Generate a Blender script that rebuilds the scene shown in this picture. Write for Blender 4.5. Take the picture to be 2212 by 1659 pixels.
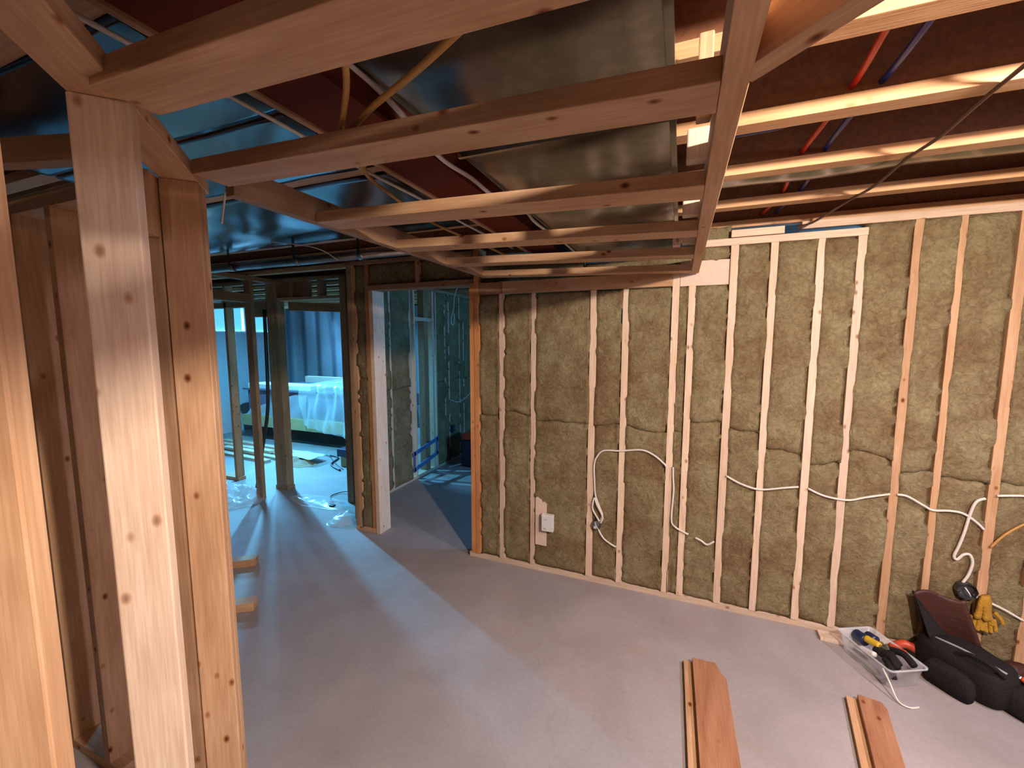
import bpy, bmesh, math, random
from mathutils import Vector, Matrix, noise
random.seed(7)
S = bpy.context.scene
C = S.collection
for o in list(bpy.data.objects): bpy.data.objects.remove(o)
PI = math.pi
V = Vector

# ------------------------------------------------------------- camera
cam_d = bpy.data.cameras.new('camera'); cam = bpy.data.objects.new('camera', cam_d); C.objects.link(cam)
cam_d.sensor_width = 36; cam_d.lens = 901 / 2212 * 36; cam_d.clip_start = .02
yaw, pit = math.radians(21.92), math.radians(5.93)
cam.location = (0, 0, 1.65)
cam.rotation_euler = (PI / 2 - pit, 0, yaw)
S.camera = cam

# ------------------------------------------------------------- exposure, world, lights
S.view_settings.view_transform = 'Standard'; S.view_settings.look = 'None'
S.view_settings.gamma = 1; S.view_settings.use_curve_mapping = False
S.view_settings.exposure = 0.6
W = bpy.data.worlds.new('sky'); S.world = W; W.use_nodes = True
bg = W.node_tree.nodes['Background']; bg.inputs[0].default_value = (.10, .50, 1.0, 1); bg.inputs[1].default_value = 0.9

def area(name, loc, target, sx, sy, power, col, spread=180):
    l = bpy.data.lights.new(name, 'AREA'); l.shape = 'RECTANGLE'; l.size = sx; l.size_y = sy
    l.energy = power; l.color = col; l.spread = math.radians(spread)
    o = bpy.data.objects.new(name, l); C.objects.link(o); o.location = loc
    o.rotation_euler = (V(target) - V(loc)).to_track_quat('-Z', 'Y').to_euler(); return o
def bulb(name, loc, power, col, r):
    l = bpy.data.lights.new(name, 'POINT'); l.energy = power; l.color = col; l.shadow_soft_size = r
    o = bpy.data.objects.new(name, l); C.objects.link(o); o.location = loc; return o
# bare bulb under the joists, right of the photographer
bulb('work_bulb', (1.05, .32, 2.225), 190, (1, .84, .71), .035)
# second work lamp further to the right, whiter
area('second_lamp', (2.2, 1.3, 2.2), (.5, 1.5, 0), .20, .20, 18, (1, .87, 1.0), 130)
# third bulb deeper in the part of the room behind the photographer
bulb('rear_bulb', (-.2, -2.2, 2.2), 20, (1, .62, .38), .05)
# skylight falling in through the basement window of the far room
area('window_daylight', (-9.0, 5.75, 3.15), (-5.2, 4.6, 1.0), 2.2, 1.5, 1300, (.16, .56, 1.0), 120)
# cold hand lamp hung behind the doorway framing of the far room
bulb('cold_hand_lamp', (-4.9, 3.85, 2.022), 240, (.13, .60, 1.0), .02)
# daylight of the side room, from its own window out of view behind the insulated wall
area('side_room_daylight', (1.9, 4.2, 1.75), (-2.4, 3.7, .6), .9, .7, 48, (.12, .5, 1.0))
area('bench_room_fill', (-3.6, 6.45, 1.9), (-4.8, 4.4, .6), 1.1, .6, 12, (.12, .5, 1.0))  # blue fill light added in front of the windowless back wall

# ------------------------------------------------------------- materials
MATS = {}
def newmat(name):
    m = bpy.data.materials.new(name); m.use_nodes = True; MATS[name] = m
    return m, m.node_tree.nodes, m.node_tree.links, m.node_tree.nodes['Principled BSDF']
def flat(name, col, rough=.6, metal=0, spec=.5, alpha=1, trans=0, bump=0, bscale=60):
    m, n, l, p = newmat(name)
    p.inputs['Base Color'].default_value = (*col, 1); p.inputs['Roughness'].default_value = rough
    p.inputs['Metallic'].default_value = metal; p.inputs['Specular IOR Level'].default_value = spec
    p.inputs['Alpha'].default_value = alpha; p.inputs['Transmission Weight'].default_value = trans
    t = n.new('ShaderNodeTexNoise'); t.inputs['Scale'].default_value = bscale
    tc = n.new('ShaderNodeTexCoord'); l.new(tc.outputs['Object'], t.inputs['Vector'])
    mx = n.new('ShaderNodeMix'); mx.data_type = 'RGBA'; mx.blend_type = 'MULTIPLY'; mx.inputs[0].default_value = .25
    mx.inputs[6].default_value = (*col, 1); l.new(t.outputs['Color'], mx.inputs[7]); l.new(mx.outputs[2], p.inputs['Base Color'])
    if bump:
        b = n.new('ShaderNodeBump'); b.inputs['Strength'].default_value = bump; b.inputs['Distance'].default_value = .01
        l.new(t.outputs['Fac'], b.inputs['Height']); l.new(b.outputs['Normal'], p.inputs['Normal'])
    return m
def ramp(n, stops):
    r = n.new('ShaderNodeValToRGB'); e = r.color_ramp.elements
    e[0].position, e[0].color = stops[0][0], (*stops[0][1], 1); e[1].position, e[1].color = stops[1][0], (*stops[1][1], 1)
    for p, c in stops[2:]:
        x = e.new(p); x.color = (*c, 1)
    return r
def wood(name, a, b, knots=1., rough=.62):
    """spruce with grain along local X, soft rings, knots and pitch streaks"""
    m, n, l, p = newmat(name)
    tc = n.new('ShaderNodeTexCoord'); oi = n.new('ShaderNodeObjectInfo')
    cmb = n.new('ShaderNodeCombineXYZ')
    for k, mul in enumerate((37., 11., 23.)):
        mm = n.new('ShaderNodeMath'); mm.operation = 'MULTIPLY'; mm.inputs[1].default_value = mul
        l.new(oi.outputs['Random'], mm.inputs[0]); l.new(mm.outputs[0], cmb.inputs[k])
    add = n.new('ShaderNodeVectorMath'); add.operation = 'ADD'
    l.new(tc.outputs['Object'], add.inputs[0]); l.new(cmb.outputs[0], add.inputs[1])
    def nz(scale_vec, scale, detail=4, dist=0):
        mp = n.new('ShaderNodeMapping'); mp.inputs['Scale'].default_value = scale_vec; l.new(add.outputs[0], mp.inputs[0])
        t = n.new('ShaderNodeTexNoise'); t.inputs['Scale'].default_value = scale; t.inputs['Detail'].default_value = detail
        t.inputs['Distortion'].default_value = dist; l.new(mp.outputs[0], t.inputs['Vector']); return t
    big = nz((1.2, 6, 6), 2.2, 3, .6); fine = nz((3, 60, 60), 3, 3)
    r = ramp(n, [(.32, a), (.68, b)]); l.new(big.outputs['Fac'], r.inputs[0])
    mx = n.new('ShaderNodeMix'); mx.data_type = 'RGBA'; mx.blend_type = 'MULTIPLY'; mx.inputs[0].default_value = .42
    r2 = ramp(n, [(.3, (.62, .5, .42)), (.65, (1, 1, 1))]); l.new(fine.outputs['Fac'], r2.inputs[0])
    l.new(r.outputs[0], mx.inputs[6]); l.new(r2.outputs[0], mx.inputs[7])
    # knots
    mp = n.new('ShaderNodeMapping'); mp.inputs['Scale'].default_value = (7, 11, 11); l.new(add.outputs[0], mp.inputs[0])
    vo = n.new('ShaderNodeTexVoronoi'); vo.inputs['Scale'].default_value = 1.35; l.new(mp.outputs[0], vo.inputs['Vector'])
    r3 = ramp(n, [(.05, (.20 , .09, .04)), (.10, (.62, .42, .28)), (.16, (1, 1, 1))]); l.new(vo.outputs['Distance'], r3.inputs[0])
    m2 = n.new('ShaderNodeMix'); m2.data_type = 'RGBA'; m2.blend_type = 'MULTIPLY'; m2.inputs[0].default_value = knots
    l.new(mx.outputs[2], m2.inputs[6]); l.new(r3.outputs[0], m2.inputs[7])
    # per-board tone
    hsv = n.new('ShaderNodeHueSaturation'); mr = n.new('ShaderNodeMapRange'); mr.inputs[3].default_value = .86; mr.inputs[4].default_value = 1.08
    l.new(oi.outputs['Random'], mr.inputs[0]); l.new(mr.outputs[0], hsv.inputs['Value']); l.new(m2.outputs[2], hsv.inputs['Color'])
    l.new(hsv.outputs[0], p.inputs['Base Color']); p.inputs['Roughness'].default_value = rough; p.inputs['Specular IOR Level'].default_value = .3
    bp = n.new('ShaderNodeBump'); bp.inputs['Strength'].default_value = .25; bp.inputs['Distance'].default_value = .002
    l.new(fine.outputs['Fac'], bp.inputs['Height']); l.new(bp.outputs[0], p.inputs['Normal'])
    return m
SPF = wood('fresh_spruce', (.50, .285, .15), (.64, .41, .245))
SPFW = wood('pale_spruce', (.68, .50, .37), (.77, .61, .47), .7)
SPFR = wood('reddish_fir', (.50, .20, .07), (.66, .31, .13), .6)
DARKW = wood('dark_framing_lumber', (.30, .175, .095), (.42, .26, .15), .8)  # darker tone of the framing wood
FLANGE = wood('joist_flange_lumber', (.60, .33, .16), (.72, .45, .25), .4)
REDB = wood('planed_reddish_board', (.30, .13, .065), (.42, .215, .12), .8)
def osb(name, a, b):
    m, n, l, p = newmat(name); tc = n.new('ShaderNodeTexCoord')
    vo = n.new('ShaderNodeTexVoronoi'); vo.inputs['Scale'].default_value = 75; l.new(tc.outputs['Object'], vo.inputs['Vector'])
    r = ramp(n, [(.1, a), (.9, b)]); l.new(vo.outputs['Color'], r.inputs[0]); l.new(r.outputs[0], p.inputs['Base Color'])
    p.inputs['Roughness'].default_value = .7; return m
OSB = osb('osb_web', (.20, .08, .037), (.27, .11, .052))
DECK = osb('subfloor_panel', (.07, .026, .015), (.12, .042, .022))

m, n, l, p = newmat('rock_wool'); WOOL = m
tc = n.new('ShaderNodeTexCoord'); ge = n.new('ShaderNodeNewGeometry')
t1 = n.new('ShaderNodeTexNoise'); t1.inputs['Scale'].default_value = 5; t1.inputs['Detail'].default_value = 6; t1.inputs['Roughness'].default_value = .65
t2 = n.new('ShaderNodeTexNoise'); t2.inputs['Scale'].default_value = 34; t2.inputs['Detail'].default_value = 6; t2.inputs['Distortion'].default_value = 1.2; t2.inputs['Roughness'].default_value = .7
t3 = n.new('ShaderNodeTexNoise'); t3.inputs['Scale'].default_value = 140; t3.inputs['Detail'].default_value = 3
for t in (t1, t2, t3): l.new(ge.outputs['Position'], t.inputs['Vector'])
r1 = ramp(n, [(.35, (.20, .138, .075)), (.65, (.285, .245, .145))]); l.new(t1.outputs['Fac'], r1.inputs[0])
r2 = ramp(n, [(.36, (.66, .60, .54)), (.64, (1.22, 1.22, 1.15))]); l.new(t2.outputs['Fac'], r2.inputs[0])
mx = n.new('ShaderNodeMix'); mx.data_type = 'RGBA'; mx.blend_type = 'MULTIPLY'; mx.inputs[0].default_value = .8
l.new(r1.outputs[0], mx.inputs[6]); l.new(r2.outputs[0], mx.inputs[7]); l.new(mx.outputs[2], p.inputs['Base Color'])
p.inputs['Roughness'].default_value = .95; p.inputs['Specular IOR Level'].default_value = .1
ad = n.new('ShaderNodeMath'); ad.operation = 'MULTIPLY_ADD'; ad.inputs[1].default_value = .35; l.new(t3.outputs['Fac'], ad.inputs[0]); l.new(t2.outputs['Fac'], ad.inputs[2])
bp = n.new('ShaderNodeBump'); bp.inputs['Strength'].default_value = .85; bp.inputs['Distance'].default_value = .012
l.new(ad.outputs[0], bp.inputs['Height']); l.new(bp.outputs[0], p.inputs['Normal'])

m, n, l, p = newmat('concrete_slab'); CONC = m
ge = n.new('ShaderNodeNewGeometry')
t1 = n.new('ShaderNodeTexNoise'); t1.inputs['Scale'].default_value = 1.7; t1.inputs['Detail'].default_value = 8; t1.inputs['Roughness'].default_value = .62; t1.inputs['Distortion'].default_value = .5
t2 = n.new('ShaderNodeTexNoise'); t2.inputs['Scale'].default_value = 60; t2.inputs['Detail'].default_value = 5
t4 = n.new('ShaderNodeTexNoise'); t4.inputs['Scale'].default_value = 3.1; t4.inputs['Detail'].default_value = 5
for t in (t1, t2, t4): l.new(ge.outputs['Position'], t.inputs['Vector'])
r1 = ramp(n, [(.3, (.30, .268, .268)), (.7, (.405, .368, .372))]); l.new(t1.outputs['Fac'], r1.inputs[0])
r4 = ramp(n, [(.55, (1, 1, 1)), (.75, (.97, .86, .80))]); l.new(t4.outputs['Fac'], r4.inputs[0])
mx = n.new('ShaderNodeMix'); mx.data_type = 'RGBA'; mx.blend_type = 'MULTIPLY'; mx.inputs[0].default_value = .8
l.new(r1.outputs[0], mx.inputs[6]); l.new(r4.outputs[0], mx.inputs[7])
r2 = ramp(n, [(.35, (.86, .86, .86)), (.6, (1, 1, 1))]); l.new(t2.outputs['Fac'], r2.inputs[0])
m2 = n.new('ShaderNodeMix'); m2.data_type = 'RGBA'; m2.blend_type = 'MULTIPLY'; m2.inputs[0].default_value = .5
l.new(mx.outputs[2], m2.inputs[6]); l.new(r2.outputs[0], m2.inputs[7])
# hairline cracks
vo = n.new('ShaderNodeTexVoronoi'); vo.feature = 'DISTANCE_TO_EDGE'; vo.inputs['Scale'].default_value = .55
nz = n.new('ShaderNodeTexNoise'); nz.inputs['Scale'].default_value = 2.5; l.new(ge.outputs['Position'], nz.inputs['Vector'])
vm = n.new('ShaderNodeVectorMath'); vm.operation = 'MULTIPLY_ADD'; vm.inputs[1].default_value = (.5, .5, .5); l.new(nz.outputs['Color'], vm.inputs[0]); l.new(ge.outputs['Position'], vm.inputs[2])
l.new(vm.outputs[0], vo.inputs['Vector'])
rc = ramp(n, [(0, (.72, .70, .70)), (.006, (1, 1, 1))]); l.new(vo.outputs['Distance'], rc.inputs[0])
m3 = n.new('ShaderNodeMix'); m3.data_type = 'RGBA'; m3.blend_type = 'MULTIPLY'; m3.inputs[0].default_value = .2
l.new(m2.outputs[2], m3.inputs[6]); l.new(rc.outputs[0], m3.inputs[7]); l.new(m3.outputs[2], p.inputs['Base Color'])
p.inputs['Roughness'].default_value = .62; p.inputs['Specular IOR Level'].default_value = .35
bp = n.new('ShaderNodeBump'); bp.inputs['Strength'].default_value = .2; bp.inputs['Distance'].default_value = .003
l.new(t2.outputs['Fac'], bp.inputs['Height']); l.new(bp.outputs[0], p.inputs['Normal'])

m, n, l, p = newmat('galvanised_sheet'); GALV = m
tc = n.new('ShaderNodeTexCoord'); vo = n.new('ShaderNodeTexVoronoi'); vo.inputs['Scale'].default_value = 45; l.new(tc.outputs['Object'], vo.inputs['Vector'])
r = ramp(n, [(0, (.25, .25, .25)), (1, (.33, .33, .33))]); l.new(vo.outputs['Color'], r.inputs[0]); l.new(r.outputs[0], p.inputs['Base Color'])
p.inputs['Metallic'].default_value = 1; 
t = n.new('ShaderNodeTexNoise'); t.inputs['Scale'].default_value = 3.2; t.inputs['Detail'].default_value = 2; l.new(tc.outputs['Object'], t.inputs['Vector'])
rr = n.new('ShaderNodeMapRange'); rr.inputs[3].default_value = .14; rr.inputs[4].default_value = .30; l.new(t.outputs['Fac'], rr.inputs[0]); l.new(rr.outputs[0], p.inputs['Roughness'])
bp = n.new('ShaderNodeBump'); bp.inputs['Strength'].default_value = .5; bp.inputs['Distance'].default_value = .02
l.new(t.outputs['Fac'], bp.inputs['Height']); l.new(bp.outputs[0], p.inputs['Normal'])

m, n, l, p = newmat('clear_poly_sheet'); POLY = m
out = n['Material Output']; tr = n.new('ShaderNodeBsdfTransparent'); ms = n.new('ShaderNodeMixShader')
p.inputs['Base Color'].default_value = (.75, .8, .85, 1); p.inputs['Roughness'].default_value = .22; p.inputs['Specular IOR Level'].default_value = .9
lw = n.new('ShaderNodeLayerWeight'); lw.inputs['Blend'].default_value = .35
mr = n.new('ShaderNodeMapRange'); mr.inputs[3].default_value = .22; mr.inputs[4].default_value = .85; l.new(lw.outputs['Facing'], mr.inputs[0])
l.new(mr.outputs[0], ms.inputs[0]); l.new(tr.outputs[0], ms.inputs[1]); l.new(p.outputs[0], ms.inputs[2]); l.new(ms.outputs[0], out.inputs[0])

m = flat('vapour_barrier_over_batts', (.52, .55, .62), .32, spec=.6, bump=.15, bscale=9)
PANM = flat('dull_sheet_metal', (.17, .16, .175), .18, 1, bump=.35, bscale=2.2)
n, l, p = m.node_tree.nodes, m.node_tree.links, m.node_tree.nodes['Principled BSDF']; VAPOR = m
ge = n.new('ShaderNodeNewGeometry'); sx = n.new('ShaderNodeSeparateXYZ'); l.new(ge.outputs['Position'], sx.inputs[0])
ad = n.new('ShaderNodeMath'); ad.operation = 'ADD'; l.new(sx.outputs[0], ad.inputs[0]); l.new(sx.outputs[1], ad.inputs[1])
wv = n.new('ShaderNodeMath'); wv.operation = 'PINGPONG'; wv.inputs[1].default_value = .2; l.new(ad.outputs[0], wv.inputs[0])
rs = ramp(n, [(.02, (.38, .40, .44)), (.09, (1, 1, 1))]); l.new(wv.outputs[0], rs.inputs[0])
mq = n.new('ShaderNodeMix'); mq.data_type = 'RGBA'; mq.blend_type = 'MULTIPLY'; mq.inputs[0].default_value = 1
l.new(p.inputs['Base Color'].links[0].from_socket, mq.inputs[6]); l.new(rs.outputs[0], mq.inputs[7]); l.new(mq.outputs[2], p.inputs['Base Color'])
STEEL = flat('red_oxide_steel', (.15, .030, .014), .75, spec=.15, bump=.1)
CABLEW = flat('white_cable_jacket', (.78, .72, .66), .4)
WIREB = flat('brown_wire_jacket', (.12, .055, .03), .5)
CABLEY = flat('yellow_cable_jacket', (.50, .27, .07), .45)
CABLEB = flat('black_cord', (.015, .016, .02), .4)
PEXR = flat('red_pex', (.55, .03, .015), .35); PEXB = flat('blue_pex', (.02, .035, .18), .35)
WHITE = flat('white_plastic', (.82, .80, .78), .4)
GREYP = flat('grey_plastic', (.35, .36, .38), .5)
BLACK = flat('black_fabric', (.018, .015, .016), .85, spec=.2, bump=.5, bscale=120)
LEATHER = flat('dark_red_leather', (.055, .014, .008), .6, bump=.3, bscale=40)
YEL = flat('yellow_plastic', (.72, .47, .03), .45); RED = flat('red_orange_plastic', (.6, .08, .03), .45)
NAVY = flat('navy_plastic', (.01, .02, .07), .4)
ZINC = flat('zinc_box', (.45, .46, .47), .35, 1)
YARN = flat('yellow_work_glove', (.45, .24, .02), .9, bump=.5, bscale=90)
PAPER = flat('creased_paper', (.75, .78, .8), .8, bump=.4, bscale=12)
KRAFT = flat('brown_kraft_paper', (.42, .30, .20), .85, bump=.5, bscale=20)
TEAL = flat('dark_teal_crate', (.05, .09, .13), .5); DARK = flat('shade_and_hood_black', (.025, .022, .02), .9)
PLYW = flat('bleached_plywood', (.80, .62, .50), .7); MAUVE = flat('grey_mauve_cabinet', (.16, .15, .22), .6)
GREENC = flat('yellowed_lumber', (.55, .45, .22), .6)
DZINC = flat('dull_dark_zinc', (.13, .135, .14), .5, .8)
FRAMEW = flat('window_frame_vinyl', (.75, .78, .8), .4); ROOMW = flat('bare_concrete_wall', (.11, .09, .08), .9, bump=.4, bscale=8)
m, n, l, p = newmat('window_glass'); GLASS = m
tr = n.new('ShaderNodeBsdfTransparent'); tr.inputs[0].default_value = (.95, .98, 1, 1); ms = n.new('ShaderNodeMixShader'); ms.inputs[0].default_value = .06
p.inputs['Roughness'].default_value = .02; l.new(tr.outputs[0], ms.inputs[1]); l.new(p.outputs[0], ms.inputs[2]); l.new(ms.outputs[0], n['Material Output'].inputs[0])
m, n, l, p = newmat('clear_tote_plastic'); TOTE = m
p.inputs['Base Color'].default_value = (.75, .78, .82, 1); p.inputs['Roughness'].default_value = .25; p.inputs['Alpha'].default_value = .45

# ------------------------------------------------------------- mesh helpers
def link(name, me, mat, parent=None, loc=None, rot=None):
    o = bpy.data.objects.new(name, me); C.objects.link(o)
    if mat and not me.materials: me.materials.append(mat)
    M = Matrix.Translation(V(loc or (0, 0, 0))) @ (rot.to_4x4() if rot else Matrix())
    if parent:
        pm = Matrix.Translation(parent.location)
        if parent.parent: pm = Matrix.Translation(parent.parent.location) @ parent.matrix_basis
        M = pm.inverted() @ M; o.parent = parent
    o.matrix_basis = M
    return o
def mesh(bm, name='m', smooth=False):
    me = bpy.data.meshes.new(name); bm.to_mesh(me); bm.free()
    if smooth:
        for f in me.polygons: f.use_smooth = True
    return me
def boxbm(sx, sy, sz, bev=.0018, wane=0):
    bm = bmesh.new(); bmesh.ops.create_cube(bm, size=1)
    for v in bm.verts: v.co = V((v.co.x * sx, v.co.y * sy, v.co.z * sz))
    if bev: bmesh.ops.bevel(bm, geom=bm.edges[:], offset=min(bev, sx / 4, sy / 4, sz / 4), segments=2, affect='EDGES', profile=.5)
    return bm
def rotx(ax):   # matrix that turns local X into ax, keeping local Z as upright as it can
    x = V(ax).normalized(); up = V((0, 0, 1)) if abs(x.z) < .9 else V((0, 1, 0))
    y = up.cross(x).normalized(); z = x.cross(y)
    return Matrix((x, y, z)).transposed()
def box(name, x0, x1, y0, y1, z0, z1, mat, parent=None, bev=.0018):
    """a board or block between axis-aligned bounds; its grain follows the longest side"""
    d = [x1 - x0, y1 - y0, z1 - z0]; c = ((x0 + x1) / 2, (y0 + y1) / 2, (z0 + z1) / 2)
    k = d.index(max(d))
    if k == 0: R, s = Matrix.Identity(3), (d[0], d[1], d[2])
    elif k == 1: R, s = rotx((0, 1, 0)), (d[1], d[0], d[2])
    else: R, s = rotx((0, 0, 1)), (d[2], d[0], d[1])
    return link(name, mesh(boxbm(*s, bev), name), mat, parent, c, R)
def beam(name, a, b, w, t, mat, parent=None, roll=0, bev=.0018):
    """a board from a to b, w wide (horizontal for level boards), t thick"""
    a, b = V(a), V(b); R = rotx(b - a)
    if roll: R = R @ Matrix.Rotation(roll, 3, 'X')
    return link(name, mesh(boxbm((b - a).length, w, t, bev), name), mat, parent, (a + b) / 2, R)
def smoothpts(pts, sub=6):
    P = [V(p) for p in pts]; out = []
    for i in range(len(P) - 1):
        p0 = P[max(i - 1, 0)]; p1 = P[i]; p2 = P[i + 1]; p3 = P[min(i + 2, len(P) - 1)]
        for k in range(sub):
            t = k / sub
            out.append(.5 * ((2 * p1) + (p2 - p0) * t + (2 * p0 - 5 * p1 + 4 * p2 - p3) * t * t + (3 * p1 - p0 - 3 * p2 + p3) * t ** 3))
    return out + [P[-1]]
def tubebm(pts, r, seg=10, flat_=1., sub=6, bm=None):
    bm = bm or bmesh.new(); P = smoothpts(pts, sub) if sub else [V(p) for p in pts]; rings = []
    u = None
    for i, p in enumerate(P):
        d = (P[min(i + 1, len(P) - 1)] - P[max(i - 1, 0)]).normalized()
        if u is None: u = d.orthogonal().normalized()
        u = (u - d * u.dot(d)).normalized(); w = d.cross(u)
        rr = r[min(i, len(r) - 1)] if isinstance(r, (list, tuple)) else r
        rings.append([bm.verts.new(p + (u * math.cos(a) + w * math.sin(a) * flat_) * rr) for a in [2 * PI * k / seg for k in range(seg)]])
    for a, b in zip(rings, rings[1:]):
        for k in range(seg): bm.faces.new((a[k], a[(k + 1) % seg], b[(k + 1) % seg], b[k]))
    bm.faces.new(rings[0][::-1]); bm.faces.new(rings[-1]); return bm
def tube(name, pts, r, mat, parent=None, seg=10, flat_=1., sub=6):
    return link(name, mesh(tubebm(pts, r, seg, flat_, sub), name, True), mat, parent)
def gridobj(name, nu, nv, fn, mat, parent=None, smooth=True, thick=0):
    bm = bmesh.new(); G = [[bm.verts.new(fn(i / nu, j / nv)) for j in range(nv + 1)] for i in range(nu + 1)]
    for i in range(nu):
        for j in range(nv): bm.faces.new((G[i][j], G[i + 1][j], G[i + 1][j + 1], G[i][j + 1]))
    if thick:
        bm.normal_update(); bmesh.ops.solidify(bm, geom=bm.faces[:], thickness=thick)
    return link(name, mesh(bm, name, smooth), mat, parent)
def tag(o, label, cat, group=None):
    o['label'] = label; o['category'] = cat
    if group: o['group'] = group
    return o
def thing(name, label, cat, loc=(0, 0, 0), group=None):
    o = bpy.data.objects.new(name, None); C.objects.link(o); o.location = loc; o.empty_display_size = .1
    return tag(o, label, cat, group)
def struct(o): o['kind'] = 'structure'; return o

# ------------------------------------------------------------- room shell
X0, X1, Y0, Y1 = -7.5, 3.6, -3.4, 6.62
struct(link('floor', mesh(boxbm(X1 - X0 + .6, Y1 - Y0 + .6, .2, 0)), CONC, None, ((X0 + X1) / 2, (Y0 + Y1) / 2, -.1)))
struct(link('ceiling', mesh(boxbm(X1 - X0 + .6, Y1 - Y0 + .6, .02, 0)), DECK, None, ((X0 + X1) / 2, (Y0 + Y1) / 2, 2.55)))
struct(box('wall_front', X0 - .2, X1 + .2, Y0 - .2, Y0, 0, 2.54, ROOMW, None, 0))
struct(box('wall_right', X1, X1 + .2, Y0, Y1, 0, 2.54, ROOMW, None, 0))
WY0, WY1, WZ0, WZ1 = 4.82, 6.15, 1.80, 2.30
bm = bmesh.new()
def addbox(bm, x0, x1, y0, y1, z0, z1):
    r = bmesh.ops.create_cube(bm, size=1)
    for v in r['verts']: v.co = V(((x0 + x1) / 2 + v.co.x * (x1 - x0), (y0 + y1) / 2 + v.co.y * (y1 - y0), (z0 + z1) / 2 + v.co.z * (z1 - z0)))
for a in ((Y0, WY0, 0, 2.54), (WY1, Y1 + .2, 0, 2.54), (WY0, WY1, 0, WZ0), (WY0, WY1, WZ1, 2.54)):
    addbox(bm, X0 - .30, X0 - .02, *a)
struct(link('wall_left', mesh(bm), ROOMW))
struct(box('wall_back', X0, X1 + .2, Y1 + .02, Y1 + .25, 0, 2.54, ROOMW, None, 0))
# poly-covered insulation pillows on the two outer walls of the far room
def pillow(u, w0=.4):
    s = abs(math.sin(PI * u / w0)); return .030 * s ** .45
def left_sheet(y0, y1, z0, z1, name):
    ny = max(6, int((y1 - y0) / .03)); nz_ = max(4, int((z1 - z0) / .12))
    def f(a, b):
        y = y0 + (y1 - y0) * a; z = z0 + (z1 - z0) * b
        return V((X0 - .02 + .012 + pillow(y) + .010 * noise.noise(V((y * 4, z * 2.5, 1))), y, z))
    return gridobj(name, ny, nz_, f, VAPOR)
vb = []
for k, a in enumerate(((Y0, WY0, 0, 2.3), (WY1, Y1, 0, 2.3), (WY0, WY1, 0, WZ0), (WY0, WY1, WZ1, 2.32))):
    vb.append(left_sheet(*a, 'trim_%d' % (k + 1))); struct(vb[-1])
def fb(a, b):
    x = X0 + (X1 - 1 - X0) * a; z = 2.3 * b
    return V((x, Y1 - .012 - pillow(x - .08, .42) - .012 * noise.noise(V((x * 4, z * 2.5, 5))), z))
struct(gridobj('trim_5', 330, 20, fb, VAPOR))
# window with frame, mullion and pane
w = bpy.data.objects.new('window_1', None); C.objects.link(w); w.location = (X0 - .15, (WY0 + WY1) / 2, WZ0); w['kind'] = 'structure'
for nm, a in (('window_sill', (WY0, WY1, WZ0, WZ0 + .03)), ('window_frame', (WY0, WY1, WZ1 - .04, WZ1)), ('window_frame', (WY0, WY0 + .04, WZ0 + .03, WZ1 - .04)), ('window_frame', (WY1 - .04, WY1, WZ0 + .03, WZ1 - .04)), ('window_mullion', ((WY0 + WY1) / 2 - .02, (WY0 + WY1) / 2 + .02, WZ0 + .03, WZ1 - .04))):
    box(nm, X0 - .2, X0 - .12, *a, FRAMEW, w)
box('window_pane', X0 - .165, X0 - .16, WY0 + .03, WY1 - .03, WZ0 + .03, WZ1 - .03, GLASS, w, 0)

# ------------------------------------------------------------- ceiling joists (wooden I-joists along X)
def joist(y, x0, x1, label, group, b=2.292):
    t = thing('ceiling_joist', label, 'joist', ((x0 + x1) / 2, y, b), group)
    box('bottom_flange', x0, x1, y - .032, y + .032, b, b + .038, FLANGE, t)
    box('web', x0, x1, y - .006, y + .006, b + .036, b + .212, OSB, t, 0)
    box('top_flange', x0, x1, y - .032, y + .032, b + .21, b + .247, FLANGE, t)
    return t
RJ = [1.131, 1.518, 1.932, 2.372, 2.79]
rl = ['nearest fully visible I-joist on the upper right, with orange lit underside',
      'wooden I-joist on the right with the broadest bright band on its lower edge',
      'wooden I-joist on the right just in front of the long sheet metal strip',
      'wooden I-joist on the right between the sheet metal strip and insulated wall',
      'wooden I-joist directly behind the top plates of the insulated wall']
for y, lb in zip(RJ, rl): joist(y, -.585, X1, lb, 'ceiling joists right of the steel beam')
joist(.72, -.585, X1, 'wooden I-joist overhead, nearer the camera than the orange lit one', 'ceiling joists right of the steel beam')
LJ = [-.1, .50, .92, 1.33, 1.74, 2.15, 2.56, 2.97, 3.39, 3.8, 4.2, 4.6, 5.0, 5.4, 5.8, 6.2]
for k, y in enumerate(LJ):
    if y < 2.3: lb = ('joist over the rear left corner above the camera', 'wooden joist above the nearest rung of the dropped frame, left of the red beam', 'wooden joist hidden above the nearest sheet-metal pan', 'dark wooden joist between the two sheet-metal pans left of the red beam', 'wooden joist hidden above the farther sheet-metal pan', 'dark wooden joist just beyond the farther sheet-metal pan, beside the round pipe')[k]
    else: lb = 'dark wooden joist over the far left rooms, number %s of them beyond the round pipe' % ('one two three four five six seven eight nine ten'.split()[k - 6])
    joist(y, X0, -1.03, lb, 'ceiling joists left of the steel beam')

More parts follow.
